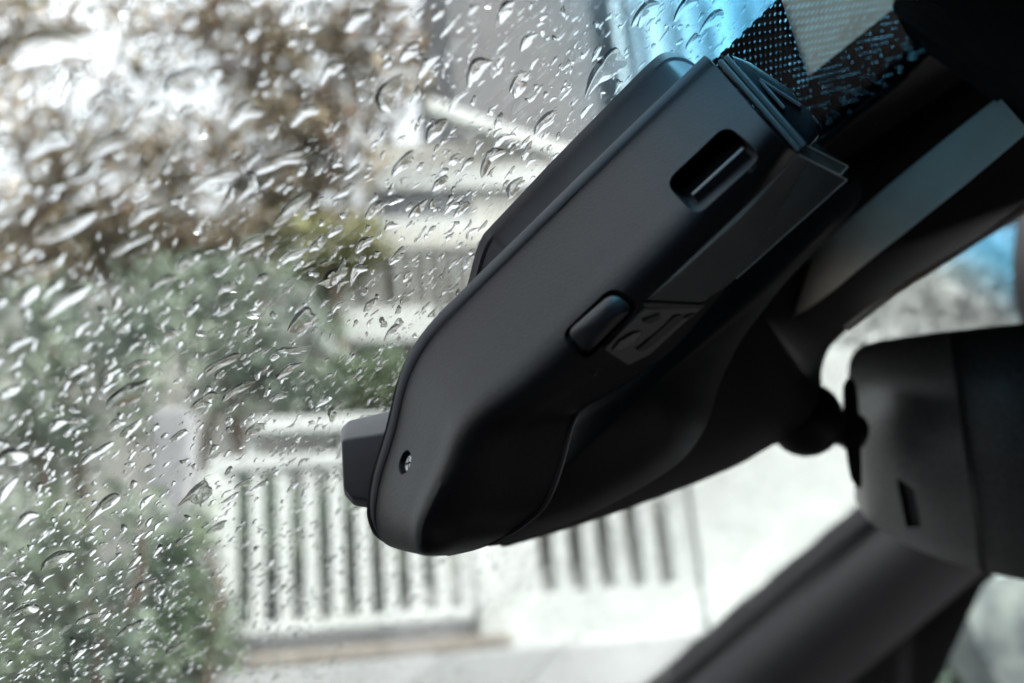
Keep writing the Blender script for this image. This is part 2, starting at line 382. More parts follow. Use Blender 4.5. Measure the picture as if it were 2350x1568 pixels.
while n_try < 56000:
    n_try += 1
    u = rng.uniform(-30, 2380); v = rng.uniform(-30, 1600); p = G(u, v, OUT); la, h = gl(p); z = p.dot(-az)
    if la > 1.17 or h > .4: continue
    # sampled evenly over the glass: keep in proportion to the glass area behind each pixel
    area = z**3/OFF
    if rng.random() > min(1, area*(1.6 if z < .17 else 1)/ .25): continue
    big = rng.random()
    W = float(np.clip(rng.lognormal(math.log(.00125), .42), .0005, .004)); asp = rng.uniform(1.1, 2.3)
    if z < .2: W *= .9
    L = W*asp; px = L*FPX/z*.8
    if z > .5 and px < 4 and rng.random() < .5: continue
    if not free(la, h, (L+W)/4*.92): continue
    ang = rng.normal(-.35, .5)
    drops.append((px, u, v, px, drop_geo(la, h, ang, L, W, W*rng.uniform(.2, .42), n_try, 16, 4, .30, .1, rng.normal(0, .35))))
    if len(drops) > 7500: break
drops.sort(key=lambda d: -d[0])
print('drops', len(drops))
shapes = ['with a crooked outline', 'with a smooth oval outline', 'drawn out into a slant', 'with a dark upper rim']
LM = [((100,100),'over the white sky gap'),((330,110),'over the bright gap between branches'),((600,80),'over the brown crown left of the grey building'),((850,120),'over the thin twigs beside the grey building'),
 ((1150,60),'over the grey cladding'),((1250,250),'above the bracket beside the white fascia'),((1420,150),'over the cyan siding next to the camera'),((1600,50),'by the dotted border in the cyan band'),
 ((80,330),'over the olive tree at the left edge'),((300,360),'over the russet leaves of the olive tree'),((600,350),'over the middle of the brown tree'),((850,400),'over the tree edge left of the cream house'),((1100,380),'over the cream house wall'),
 ((80,600),'over the left edge shrub top'),((350,620),'over the grey green shrub'),((620,620),'over the stair rail'),((850,600),'over the small yellow green tree'),((1000,560),'over the upper slats beside the bracket'),
 ((80,850),'over the mid left shrub'),((330,850),'beside the thin water run'),((600,850),'over the dark bush'),((840,850),'over the clipped hedge'),((700,1000),'over the balustrade top rail'),
 ((80,1100),'at the left edge below the shrubs'),((330,1080),'over the pale gate post'),((550,1200),'over the first balustrade slats'),((780,1250),'over the middle balustrade slats'),((980,1350),'under the camera over the last slats'),
 ((80,1400),'in the lower left corner'),((330,1400),'over the green shrub by the balustrade'),((650,1500),'over the brown kerb'),((1000,1520),'over the retaining wall'),((1400,1280),'over the openings of the garden wall'),((1750,1200),'over the plain wall panel'),((2150,680),'over the pale foliage by the mirror')]
used = {}
def geo_shape(V):
    V = np.array([tuple(p) for p in V]); w = np.linalg.svd(V-V.mean(0), compute_uv=False); r_ = w[0]/max(w[1], 1e-9)
    return 'round' if r_ < 1.35 else 'oval' if r_ < 1.9 else 'long' if r_ < 2.8 else 'long narrow'
for k, (key, u, v, L, (V, F)) in enumerate(drops[:300]):
    o = wet(mk('raindrop', V, F, M_water, None, True, 60))
    size, _z = classify(u, v, L); (mu, mv), zone = min(LM, key=lambda q: (q[0][0]-u)**2+(q[0][1]-v)**2)
    side = ('upper' if v < mv else 'lower')+(' left' if u < mu else ' right')
    n_ = used.get(zone, 0); used[zone] = n_+1; shp = geo_shape(V)
    q_ = np.array([img(*gl(p_)) for p_ in V])[:, :2]; ev = np.linalg.svd(q_-q_.mean(0), full_matrices=False)[2][0]; an = math.degrees(math.atan2(-ev[1], ev[0])) % 180
    tilt = 'level' if an < 18 or an > 162 else 'slanting' if an < 48 else 'steep' if an < 100 else 'backward leaning'
    lab = [f'largest raindrop {zone}', f'second largest raindrop {zone}', f'third largest raindrop {zone}'][n_] if n_ < 3 else f'{size} {shp} {tilt} raindrop {zone}, {side}'
    setp(o, lab, 'raindrop', 'raindrops clinging to the windshield')
V_, F_ = [], []
for (key, u, v, L, (V, F)) in drops[300:]:
    b = len(V_); V_ += V; F_ += [tuple(b+i for i in f) for f in F]
# fine spray between the drops
n = 0
for _ in range(45000):
    u = rng.uniform(-30, 2380); v = rng.uniform(-30, 1600); p = G(u, v, OUT); la, h = gl(p); z = p.dot(-az)
    if la > 1.17 or h > .4 or z < .15: continue
    if rng.random() > min(1, z**3/OFF/.4): continue
    W = rng.uniform(.0002, .0006)
    if not free(la, h, W*.6): continue
    V, F = drop_geo(la, h, rng.normal(-.3, .6), W*rng.uniform(1, 2), W, W*.22, _, 7, 2, .1, 0, 0)
    b = len(V_); V_ += V; F_ += [tuple(b+i for i in f) for f in F]; n += 1
    if n > 6500: break
setp(wet(mk('small_raindrops', V_, F_, M_water, None, True, 60)), 'fine spray of small raindrops all over the windshield', 'raindrops', kind='stuff')
# runs of water
def streak(pts, w, H, seed):
    r = np.random.default_rng(seed); c = crom([Vector((*gl(G(u, v, OUT)), 0)) for u, v in pts], 8); V = []; F = []; n = len(c); m = 6
    for i, p in enumerate(c):
        t = (c[min(i+1, n-1)]-c[max(i-1, 0)]).normalized(); s_ = Vector((-t.y, t.x, 0)); wd = w*(.55+.45*math.sin(i*.9+seed)+r.normal()*.1)*min(1, (i+.4)/4, (n-.6-i)/4); wd = max(wd, w*.12)
        for k in range(m+1):
            x = math.cos(math.pi*k/m); q = p+s_*x*wd/2; V.append(GS(q.x, q.y, OUT+math.sin(math.pi*k/m)*H*wd/w))
        
    for i in range(n-1):
        for k in range(m): F.append((i*(m+1)+k, i*(m+1)+k+1, (i+1)*(m+1)+k+1, (i+1)*(m+1)+k))
        F.append((i*(m+1), (i+1)*(m+1), (i+1)*(m+1)+m, i*(m+1)+m))
    F.append(tuple(range(m+1))); F.append(tuple((n-1)*(m+1)+k for k in range(m+1)))
    return mk('water_streak', V, F, M_water, None, True, 60)
ST = [([(445,842),(500,805),(545,770),(590,735),(620,700),(655,668),(680,648)], .0022, .00022, 'long thin run of water rising towards the camera bracket'),
 ([(330,872),(375,835),(430,795),(470,770),(510,740)], .0012, .00012, 'thin run of water trailing up from a very large drop'),
 ([(0,1010),(70,940),(130,890),(165,840),(190,800)], .0014, .00007, 'faint wide run of water at the left edge of the glass'),
 ([(640,655),(700,625),(750,605),(800,600),(830,590)], .0016, .0001, 'curved faint run of water below the cream house'),
 ([(190,790),(300,740),(420,715),(560,690)], .0009, .00005, 'long faint run of water across the dark foliage')]
for i, (p, w, H, lab) in enumerate(ST): setp(streak(p, w, H, i+3), lab, 'water streak', 'runs of water on the glass')

# ------------------------------------------------------------------ dash camera
dc = empty('dash_camera', P(1300, 700, .24), 'matt black dash camera held by a bracket on the windshield, slot and button facing us', 'dash camera')
ZS, ZK, ZE = .238, .207, .222
ST_ = [((1637,144),(1786,318),(1852,372)), ((1500,275),(1665,462),(1755,540)), ((1350,420),(1515,615),(1640,690)), ((1200,567),(1372,755),(1545,800)),
       ((1074,691),(1252,870),(1425,885)), ((990,780),(1155,945),(1335,940)), ((938,872),(1090,1010),(1312,972)), ((905,1000),(1052,1092),(1282,1082)),
       ((873,1105),(1015,1160),(1248,1160)), ((862,1178),(990,1210),(1195,1207))]
def sect(i, s, k, e, sc=1.0):
    zs, zk, ze = ZS, ZK+max(0, i-5)*.0015, ZE+max(0, i-5)*.0035
    S, K, E = P(*s, zs), P(*k, zk), P(*e, ze)
    a1 = S.lerp(K, .30)-(ray(*s)*.0006); a2 = S.lerp(K, .62)-(ray(*k)*.0016); a3 = S.lerp(K, .86)-(ray(*k)*.0018)
    b1 = K.lerp(E, .2); b2 = K.lerp(E, .55); 
    Eb = E+NW*.012; Sb = S+NW*.0022
    S2 = S+(a1-S)*.03; S1 = S+(Sb-S)*.2; E1 = E+(Eb-E)*.08; E0 = E.lerp(b2, .06)
    return [S, S2, a1, a2, a3, b1, b2, E0, E, E1, Eb, Eb.lerp(Sb, .5), Sb, S1]
rings = [sect(i, *t) for i, t in enumerate(ST_)]
end = [((868,1222),(985,1248),(1148,1237)), ((886,1250),(985,1272),(1095,1261)), ((930,1268),(985,1281),(1030,1278))]
for j, t in enumerate(end):
    rings.append([p+ray(950, 1200)*(.0008, .0035, .009)[j] for p in sect(9, *t)])
r0 = rings[0]; c0 = sum(r0, Vector())/len(r0)
Vb, Fb = loft(rings, 4, 6)
body = mk('camera_shell', Vb, Fb, M_shell, dc, True, 32)
# surface frame of the main face, for cutters
def face(u, v):                        # point on the main face seen at pixel u,v
    r = ray(u, v); hit = bvh.ray_cast(Vector((0, 0, 0)), r.normalized()); return hit[0], hit[1]
from mathutils.bvhtree import BVHTree
bvh = BVHTree.FromPolygons(Vb, Fb)
def fp(u, v): 
    h = face(u, v); return h[0] if h[0] is not None else P(u, v, .215)
def fn(u, v):
    n_ = face(u, v)[1]
    if n_ is None: n_ = -ray(u, v)
    return n_ if n_.dot(ray(u, v)) < 0 else -n_
cut = []
n1 = fn(1620, 390)
slot_o = rounded([(1524,420),(1668,284),(1751,358),(1597,498)], 34, 6)
slot_i = rounded([(1526,412),(1664,290),(1708,330),(1574,452)], 12, 6)
qc = P(0, 0, 0)
def plane_pt(u, v, c, n_): r = ray(u, v); return r*(c.dot(n_)/r.dot(n_))
c1 = fp(1620, 390)
top = [fp(u, v)+n1*.00015 for u, v in slot_o]; top_hi = [p+n1*.005 for p in top]; top = [p-n1*.0007 for p in top]
bot = [plane_pt(u, v, c1-n1*.0055, n1) for u, v in slot_i]
rg = [top_hi, top, bot]; V, F = loft(rg, 1, 1); cut.append(mk('c', V, F, M_shell))
n2 = fn(1375, 735); c2 = fp(1375, 735)
btn = [(1300,764),(1405,672),(1455,706),(1345,816)]
gro = [(1284,770),(1405,655),(1470,700),(1345,832)]
t2 = [plane_pt(u, v, c2, n2) for u, v in rounded(gro, 30, 6)]
t3 = [fp(u, v) for u, v in rounded(gro, 30, 6)]
V, F = loft([[p+n2*.004 for p in t3], [p-n2*.0022 for p in t3]], 1, 1); cut.append(mk('c', V, F, M_shell))
n3 = fn(929, 1061); c3 = fp(929, 1061)
e1 = n3.cross(Vector((0, 0, 1))).normalized(); e2 = n3.cross(e1)
def circ(c, r, n_=28): return [c+e1*r*math.cos(2*math.pi*i/n_)+e2*r*math.sin(2*math.pi*i/n_) for i in range(n_)]
V, F = loft([circ(c3+n3*.003, .0031), circ(c3+n3*.0003, .0030), circ(c3-n3*.0003, .00275), circ(c3-n3*.004, .0027)], 1, 1); cut.append(mk('c', V, F, M_shell))
boolean(body, cut)
# card in its slot
cA, cB = plane_pt(1588, 447, c1-n1*.002, n1), plane_pt(1706, 339, c1-n1*.002, n1); ax1 = (cB-cA).normalized(); ax2 = n1.cross(ax1).normalized()
box('memory_card', cA-n1*.0040-ax2*.0005, (cB-cA), ax2*.0012, n1*.0040, M_card, dc, .00018)
# button
def rr(pts, r, c, n_, up): return [plane_pt(u, v, c, n_)+n_*up for u, v in rounded(pts, r, 6)]
cc = sum((plane_pt(u, v, c2, n2) for u, v in btn), Vector())/4
b0 = rr(btn, 26, c2, n2, -.0015); 
def shr(ps, k, up): return [cc+(p-cc)*k+n2*up for p in ps]
V, F = loft([b0, shr(b0, 1, .0016), shr(b0, .985, .0020), shr(b0, .955, .00225), shr(b0, .5, .0024)], 1, 1)
mk('button', V, F, M_shell2, dc, True, 50)
# screw
sc = mk('screw', *loft([circ(c3-n3*.0039, .0024), circ(c3-n3*.0015, .0024), circ(c3-n3*.0010, .0017)], 1, 1), M_steel, dc)
cr = []
for d in (e1, e2):
    o_ = e2 if d is e1 else e1
    cr.append(box('c', c3-n3*.0020-d*.0014-o_*.00026, d*.0028, o_*.00052, n3*.002, M_steel))
boolean(sc, cr)
# raised rear edge strip beside the shell seam (shadow gap between)
def along(pts, n_=6): return crom([Vector((*p, 0)) for p in pts], n_)
seam = crom([Vector((*t[0], ZS)) for t in ST_]+[Vector((868, 1222, ZS+.0008)), Vector((886, 1250, ZS+.0035)), Vector((905, 1261, ZS+.006))], 6)
ring = []
for q in seam:
    S = P(q.x, q.y, q.z); A = S+NW*.0028; t_ = (P(q.x-5, q.y+5, q.z)-S).normalized()
    sidev = t_.cross(NW).normalized()
    if sidev.dot(ray(q.x, q.y)) < 0: sidev = -sidev
    A = S+NW*.0004
    ring.append([A-sidev*.0001, A+NW*.0004-sidev*.0003, A+NW*.0016-sidev*.0004, A+NW*.0026-sidev*.0001, A+NW*.0026+sidev*.012, A+sidev*.012])
V, F = loft(ring, 1, 1); mk('rear_rim', V, F, M_bracket, dc, True, 30)
eb = [sect(i, *ST_[i])[8] for i in range(5, 10)]+[(sect(9, *end[0])[8]+ray(950, 1200)*.0008)]
ebc = crom(eb, 6); rg_ = []
for i, p in enumerate(ebc):
    t_ = (ebc[min(i+1, len(ebc)-1)]-ebc[max(i-1, 0)]).normalized(); a_ = t_.cross(p).normalized(); b_ = a_.cross(t_); w = .0007*min(1, (i+.5)/5, (len(ebc)-.5-i)/5)
    rg_.append([p+a_*w*math.cos(k*math.pi/4)+b_*w*math.sin(k*math.pi/4) for k in range(8)])
mk('edge_highlight', *loft(rg_, 1, 1), mat('highlight_plastic', (.035, .035, .038), .35), dc)  # paler bead painting the highlight along the lower right edge
# bracket between shell and glass
o1 = rounded([(1600,150),(1560,122),(1520,118),(1478,155),(1263,374),(1106,541),(1092,577),(1068,672),(1130,760),(1300,700),(1600,350),(1680,230)], 22, 4)
base = [PL(u, v, -.001) for u, v in o1]; cb_ = sum(base, Vector())/len(base)
def drf(ps, k, d): return [cb_+(p-cb_)*k-NW*d for p in ps]
V, F = loft([base, drf(base, 1, .0022), drf(base, .985, .0030), drf(base, .97, .0105)], 1, 1)
mk('glass_bracket', V, F, M_bracket, dc, True, 28)
# end cap ridges and triangular arm at the top end
def bar(name, a, b, w, h, m, par, za=.232, zb=.205, bev=.0004):
    A, B = P(*a, za), P(*b, zb); t_ = (B-A).normalized(); s_ = t_.cross(ray(*a)).normalized()
    return box(name, A-s_*w/2, B-A, s_*w, ray(*a).normalized()*h, m, par, bev)
bar('end_ridge', (1650,138), (1834,348), .0014, .010, M_cover, dc, .234, .209)
bar('end_ridge', (1664,130), (1846,338), .0016, .012, M_cover, dc, .238, .212)
tri = [(1676,126),(1722,144),(1814,206),(1858,262),(1880,312),(1846,350)]
prism('bracket_arm', [P(u, v, .243+(i > 2)*-.006) for i, (u, v) in enumerate(tri)], [P(u, v, .252) for u, v in tri], M_shell2, dc, .0006, 2)
bar('arm_rib', (1742,182), (1838,244), .0009, .003, M_bracket, dc, .2415, .236, .0002)
bar('arm_rib', (1742,184), (1800,250), .0009, .003, M_bracket, dc, .2415, .236, .0002)
# forward lens block at the lower left
def lb(pts, z): return [P(u, v, z) for u, v in pts]
Lr = [rounded([(783,1008),(940,985),(940,1172),(862,1166),(800,1150)], 14, 4)]
z0 = .250
vlist = [((783,985),(800,966),(950,930),(950,1180),(845,1166),(812,1160),(790,1135)), ((783,1014),(792,1008),(950,984),(950,1150),(845,1150),(806,1142),(788,1118))]
lens = empty('x', (0, 0, 0)); bpy.data.objects.remove(lens)
ra = [P(u, v, z0) for u, v in vlist[1]]; rb = [P(u, v, z0+.006) for u, v in vlist[0]]
rb2 = [P(u, v, z0+.020) for u, v in vlist[0]]
bm = bmesh.new(); rs = [[bm.verts.new(p) for p in r_] for r_ in (ra, rb, rb2)]
for a_, b_ in ((0, 1), (1, 2)):
    for i in range(7): bm.faces.new((rs[a_][i], rs[a_][(i+1) % 7], rs[b_][(i+1) % 7], rs[b_][i]))
bm.faces.new(rs[0]); bm.faces.new(rs[2][::-1])
bmesh.ops.bevel(bm, geom=bm.edges[:], offset=.0007, segments=3, profile=.5, affect='EDGES', clamp_overlap=True)
lo = from_bm('lens_block', bm, M_bracket, dc, True, 60)
# glossy underside panel with its print, on the second face
def onf(u, v, up=.0002): return fp(u, v)+fn(u, v)*up
M_sheen = mat('grey_sheen', (.045, .048, .046), .32)
def decal(name, pts, m, par, up=.00025, th=.0002, n_=6):
    a = [onf(u, v, up) for u, v in pts]; b = [onf(u, v, up-th) for u, v in pts]
    return prism(name, a, b, m, par)
sheen_panel = decal('label', [(1478,708),(1606,706),(1560,745),(1490,810),(1440,835),(1385,800),(1440,742)], M_sheen, dc, .0005, .0008)  # lighter grey patch painted for the reflection on the glossy panel
decal('printed_mark', [(1470,695),(1500,692),(1560,694),(1612,697),(1606,705),(1560,705),(1480,704)], M_print, sheen_panel, .0008)
decal('printed_mark', [(1472,735),(1480,728),(1500,722),(1508,716),(1512,724),(1504,732),(1490,738),(1474,738)], M_print, sheen_panel, .0008)
decal('printed_mark', [(1457,800),(1470,790),(1545,722),(1560,720),(1562,730),(1490,792),(1470,803)], M_print, sheen_panel, .0008)
decal('printed_mark', [(1402,800),(1418,780),(1450,762),(1468,757),(1450,780),(1420,798)], M_gloss, sheen_panel, .0008)
decal('printed_mark', [(1564,727),(1576,720),(1590,717),(1584,726),(1570,730)], M_print, sheen_panel, .0008)
decal('printed_mark', [(1356,856),(1363,848),(1366,852),(1359,860)], M_print, sheen_panel, .0008)
# lines of tiny unreadable print on the label and a row near the lower end
M_tiny = mat('grey_fine_print', (.045, .047, .05), .5)
bm = bmesh.new()
for r_ in range(9):
    for c_ in range(26):
        if random.random() < .25: continue
        u = 1700+c_*6+r_*7; v = 545-c_*5.2+r_*5.5-8
        s_ = 2.2
        ps = [onf(u+dx, v+dy, .0003) for dx, dy in ((0, 0), (s_*1.3, -s_*1.1), (s_*1.3+1, -s_*1.1+1), (1, 1))]
        vs_ = [bm.verts.new(p) for p in ps]
        bm.faces.new(vs_)
tp = from_bm('fine_print', bm, M_tiny, dc, False); tp['kind'] = 'stuff'

# clear protective film left on the camera underside
M_film = bpy.data.materials.new('clear_film'); M_film.use_nodes = True; t = M_film.node_tree; b = t.nodes['Principled BSDF']
b.inputs['Base Color'].default_value = (.17, .18, .17, 1); b.inputs['Roughness'].default_value = .35; b.inputs['Alpha'].default_value = .38
def sheet(name, pts, zs, th, m, par=None, **k):
    a = [P(u, v, z) for (u, v), z in zip(pts, zs)]; b_ = [P(u, v, z)+ray(u, v)*th for (u, v), z in zip(pts, zs)]
    return prism(name, a, b_, m, par, **k)
fo = sheet('protective_film', [(1835,356),(1944,413),(1690,640),(1612,694),(1486,688),(1560,625),(1700,500)], [.2085,.212,.216,.215,.2045,.2035,.2035], .00025, M_film)
M_glint = mat('film_glint', (.45, .44, .40), .3)  # pale strips painting the glint along the film's edges
def edge(a, b, za, zb, w=.00022):
    A, B = P(*a, za-.0003), P(*b, zb-.0003); s_ = (B-A).cross(ray(*a)).normalized()
    return box('edge_glint', A-s_*w/2, B-A, s_*w, ray(*a).normalized()*.0003, M_glint, fo)
edge((1835,356), (1944,413), .2085, .212); edge((1944,413), (1690,640), .212, .216)
setp(fo, 'clear film on the underside of the dash camera with a corner sticking out', 'film')
t_ = sheet('film_tab', [(1852,334),(1946,382),(1929,402),(1831,354)], [.215, .216, .2165, .2155], .0004, M_film); fo_ = fo; fo = t_; edge((1852,334), (1946,382), .215, .216); edge((1831,354), (1929,402), .2155, .2165); edge((1946,382), (1929,402), .216, .2165); fo = fo_
setp(t_, 'narrow clear film tab projecting past the top end of the dash camera', 'film tab')

# ------------------------------------------------------------------ mirror mount cover behind the camera
cov = empty('sensor_cover', P(1750, 650, .4), 'black two lobed plastic cover between windshield and mirror, behind the dash camera', 'sensor cover')
def lobe(name, poly, ctr, z_edge, bulge, back, m, par, rn=8, r=20, k=5):
    pts = rounded(poly, r, k); n_ = len(pts); rings = []
    if not callable(z_edge): ze = lambda u, v: z_edge
    else: ze = z_edge
    def safe(u, v):
        p = P(u, v, ze(u, v)); g = G(u, v, -.006); return p if p.length < g.length else g
    def bk(p): return p+NW*max(.001, min(back, g_off(p.dot(LAT))-.003-p.dot(NW)))
    edge = [safe(u, v) for u, v in pts]
    rings.append([bk(p) for p in edge]); rings.append(edge)
    for j in range(1, rn):
        f_ = 1-j/rn; s_ = math.cos(math.asin(f_)) if f_ < 1 else 0
        rings.append([P(ctr[0]+(u-ctr[0])*f_, ctr[1]+(v-ctr[1])*f_, ze(ctr[0]+(u-ctr[0])*f_, ctr[1]+(v-ctr[1])*f_)-bulge*(1-f_**2.2)**.6) for u, v in pts])
    V, F = loft(rings, 1, 1); return mk(name, V, F, m, par, True, 50)
zr = lambda u, v: .40+.00012*(u-1500)
rear = [(1140,1262),(1300,1215),(1450,1165),(1600,1108),(1700,1066),(1780,1018),(1860,992),(1900,945),(1886,890),(1884,850),(1900,800),(1950,752),(2060,665),(2160,600),(2260,540),(2360,486),(2520,400),(2520,-60),(2200,60),(2060,200),(1930,300),(1800,420),(1500,750),(1200,1050)]
lobe('rear_cover', rear, (1720, 680), zr, .045, .05, M_cover2, cov, 9, 26, 3)
front = [(1100,1262),(1220,1232),(1350,1185),(1480,1117),(1574,1053),(1624,978),(1650,880),(1700,780),(1800,650),(1930,520),(1990,440),(1940,370),(1830,400),(1500,720),(1200,1000)]
lobe('front_cover', front, (1480, 900), lambda u, v: .315+.00004*(u-1300), .03, .03, M_cover, cov, 8, 40, 4)
# pale strip painted light for the cover's lit facet, and the thin outer trim
def ribbon(name, A, B, za, th, m, par, n_=6, bulge=.004, tilt=0):
    a = crom([Vector((*p, 0)) for p in A], n_); b_ = crom([Vector((*p, 0)) for p in B], n_); rings = []
    N = len(a)
    for i in range(N):
        z = za[0]+(za[1]-za[0])*i/(N-1); r_ = []
        for k in range(5):
            q = a[i].lerp(b_[i], k/4); r_.append(P(q.x, q.y, z+tilt*k/4-bulge*math.sin(math.pi*k/4)))
        r_ += [p+ray(q.x, q.y)*th for p in reversed(r_)]; rings.append(r_)
    V, F = loft(rings, 1, 1); return mk(name, V, F, m, par, True, 50)
ribbon('lit_facet_strip', [(2292,222),(2180,310),(2040,425),(1930,520),(1850,600),(1790,665),(1755,715)], [(2362,300),(2250,395),(2120,500),(2000,595),(1895,680),(1820,725),(1757,718)], (.335, .435), .012, M_lit_trim, cov, tilt=-.02, bulge=.002)
ribbon('outer_trim', [(2420,420),(2350,466),(2245,545),(2120,620),(2000,700),(1935,750)], [(2420,440),(2352,492),(2255,552),(2170,606),(2060,676),(1950,760)], (.42, .37), .01, M_lit_trim, cov, bulge=.002)

# ------------------------------------------------------------------ rear view mirror
mir = empty('rear_view_mirror', P(2200, 1040, .42), 'black rear view mirror housing on a ball joint, seen from behind at the right', 'mirror')
cols = [(1950, 905, 1000, .512), (1946, 858, 1050, .503), (1949, 828, 1100, .494), (1960, 806, 1148, .485), (1985, 790, 1195, .473), (2020, 781, 1226, .461), (2060, 776, 1252, .450), (2130, 766, 1288, .434), (2188, 760, 1308, .4215),
        (2204, 758, 1313, .4238), (2226, 756, 1318, .4205), (2300, 748, 1334, .412), (2400, 738, 1352, .408), (2600, 720, 1380, .42)]
rings = []
for (u, v0, v1, z) in cols:
    r_ = []
    for k in range(11):
        t = k/10; v = v0+(v1-v0)*t; sl_ = (1-abs(2*t-1)**3)
        uu = u+(70 if 2188 <= u <= 2222 else 70 if u > 2222 else (u-1950)/240*60)*(t-.15)
        if u < 1960: uu = u+30*max(0, t-.4)
        r_.append(P(uu, v, z+(.030*(1-sl_)**1.4 if t < .5 else .055*((t-.5)/.5)**1.8)))
    rings.append(r_+[p+ray(u, 1040)*.05 for p in reversed(r_)])
V, F = loft(rings, 1, 1); mb = mk('mirror_housing', V, F, M_mirror, mir, True, 50)
bv2 = BVHTree.FromPolygons(V, F)
def mfp(u, v):
    h = bv2.ray_cast(Vector((0, 0, 0)), ray(u, v).normalized()); return h[0] if h[0] is not None else P(u, v, .43)
sp_ = rounded([(2056,1096),(2096,1121),(2114,1208),(2080,1212)], 6, 3)
mc = mfp(2085, 1160); V, F = loft([[mfp(u, v)-ray(u, v)*.006 for u, v in sp_], [mfp(u, v)+ray(u, v)*.006 for u, v in sp_]], 1, 1)
boolean(mb, [mk('c', V, F, M_mirror)])
prism('slot_insert', [mfp(u, v)+ray(u, v)*.004 for u, v in sp_], [mfp(u, v)+ray(u, v)*.0058 for u, v in sp_], M_cover, mb)
def uvs(name, c, rx, m, par, n_=24, sc3=(1, 1, 1), rot=None):
    bm = bmesh.new(); bmesh.ops.create_uvsphere(bm, u_segments=n_, v_segments=n_//2, radius=rx)
    bmesh.ops.scale(bm, vec=sc3, verts=bm.verts)
    if rot: bmesh.ops.transform(bm, matrix=rot, verts=bm.verts)
    bmesh.ops.translate(bm, vec=c, verts=bm.verts); return from_bm(name, bm, m, par, True, 60)
uvs('ball_joint', P(1848, 962, .445), .0168, M_cover, mir)
Bc, Nc = P(1848, 965, .445), P(1958, 992, .462); t_ = (Nc-Bc).normalized(); s1 = t_.cross(ray(1900, 980)).normalized(); s2 = t_.cross(s1)
rn_ = lambda c, r_: [c+s1*r_*math.cos(i*math.pi/10)+s2*r_*math.sin(i*math.pi/10) for i in range(20)]
mk('stalk', *loft([rn_(Bc, .010), rn_(Bc.lerp(Nc, .4), .0088), rn_(Bc.lerp(Nc, .6), .0076), rn_(Bc.lerp(Nc, .85), .0078), rn_(Nc, .009)], 1, 3), M_cover, mir)
disc = [P(1935+20*(k/9)+(4 if 0 < k < 9 else 0), 868+235*(k/9), .447) for k in range(10)]
dl = [P(1937, 880, .449), P(1934, 900, .447), P(1936, 985, .446), P(1948, 1080, .447), P(1958, 1108, .449), P(1972, 1122, .451), P(1978, 1100, .452), P(1974, 985, .452), P(1966, 890, .452), P(1950, 866, .451)]
dl = crom(dl, 3, True); prism('mounting_disc', dl, [p+ray(1950, 990)*.01 for p in dl], M_cover, mir, .0008)

# ------------------------------------------------------------------ reflection painted as a translucent sheet behind dotted border
M_reflect = bpy.data.materials.new('translucent_beige_reflection'); M_reflect.use_nodes = True; t = M_reflect.node_tree; b = t.nodes['Principled BSDF']
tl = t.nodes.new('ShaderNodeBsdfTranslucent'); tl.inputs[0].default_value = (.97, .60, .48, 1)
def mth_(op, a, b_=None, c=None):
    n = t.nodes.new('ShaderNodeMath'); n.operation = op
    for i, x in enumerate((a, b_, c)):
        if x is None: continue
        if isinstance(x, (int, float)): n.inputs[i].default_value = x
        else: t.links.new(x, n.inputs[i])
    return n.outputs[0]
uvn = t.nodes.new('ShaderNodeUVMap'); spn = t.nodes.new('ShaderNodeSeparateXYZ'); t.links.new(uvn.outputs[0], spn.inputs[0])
dm = dotmask(t, mth_, spn); cmx = t.nodes.new('ShaderNodeMix'); cmx.data_type = 'RGBA'; cmx.inputs[6].default_value = (.95, .60, .48, 1); cmx.inputs[7].default_value = (1, .80, .72, 1)  # lighter dots coloured in to imitate light through the holes
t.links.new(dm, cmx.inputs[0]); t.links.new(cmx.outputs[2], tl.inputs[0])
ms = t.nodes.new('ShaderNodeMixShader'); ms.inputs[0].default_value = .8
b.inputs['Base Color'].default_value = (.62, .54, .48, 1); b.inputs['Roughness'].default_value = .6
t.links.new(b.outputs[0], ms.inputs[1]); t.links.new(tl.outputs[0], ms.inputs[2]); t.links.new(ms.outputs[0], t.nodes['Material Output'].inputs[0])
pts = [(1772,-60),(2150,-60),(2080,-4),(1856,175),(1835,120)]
st = prism('reflection', [PL(u, v, -.0026) for u, v in pts], [PL(u, v, -.0019) for u, v in pts], M_reflect)  # beige sheet standing in for a bright reflection on the black border
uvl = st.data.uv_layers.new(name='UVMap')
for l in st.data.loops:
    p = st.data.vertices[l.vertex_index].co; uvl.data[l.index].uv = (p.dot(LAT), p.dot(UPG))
setp(st, 'beige pointed reflection behind the dotted border, painted as a sheet with lighter dots', 'reflection')

# ------------------------------------------------------------------ cabin
def slab(name, corners, th, m, par=None, bev=0):
    return prism(name, corners, [p+th for p in corners], m, par, bev)
Zv = Vector((0, 0, 1))
def car(f, l, z): return FWD*f+LAT*l+Zv*z
te = GS(0, .425).z; tf = GS(0, .425).dot(FWD)
hl = slab('headliner', [car(tf+.01, -.5, te-.004), car(tf+.01, .98, te+.0), car(-2.2, 1.0, te+.05), car(-2.2, -.5, te+.05)], Zv*.03, M_dark); setp(hl, kind='structure')
fr = slab('unseen_light_shield', [GS(-.5, .15, -.004), GS(.2, .15, -.004), GS(.34, .20, -.004), GS(.44, .44, -.004), GS(-.5, .44, -.004)], -NW*.02, M_dark); setp(fr, kind='structure')  # added above the view to block cyan light from the tinted glass
oc = lobe('overhead_console', [(2055,-20),(2110,60),(2220,150),(2300,200),(2372,300),(2450,330),(2700,300),(2700,-200),(2000,-200)], (2450, 40), .33, .02, .05, M_dark, None, 6, 30, 4)
setp(oc, 'dark fabric covered roof console in the top right corner', 'roof console')
setp(slab('cabin_rear', [car(-1.3, -.5, -1), car(-1.3, 1.3, -1), car(-1.5, 1.3, te+.04), car(-1.5, -.5, te+.04)], -FWD*.05, M_dark), kind='structure')
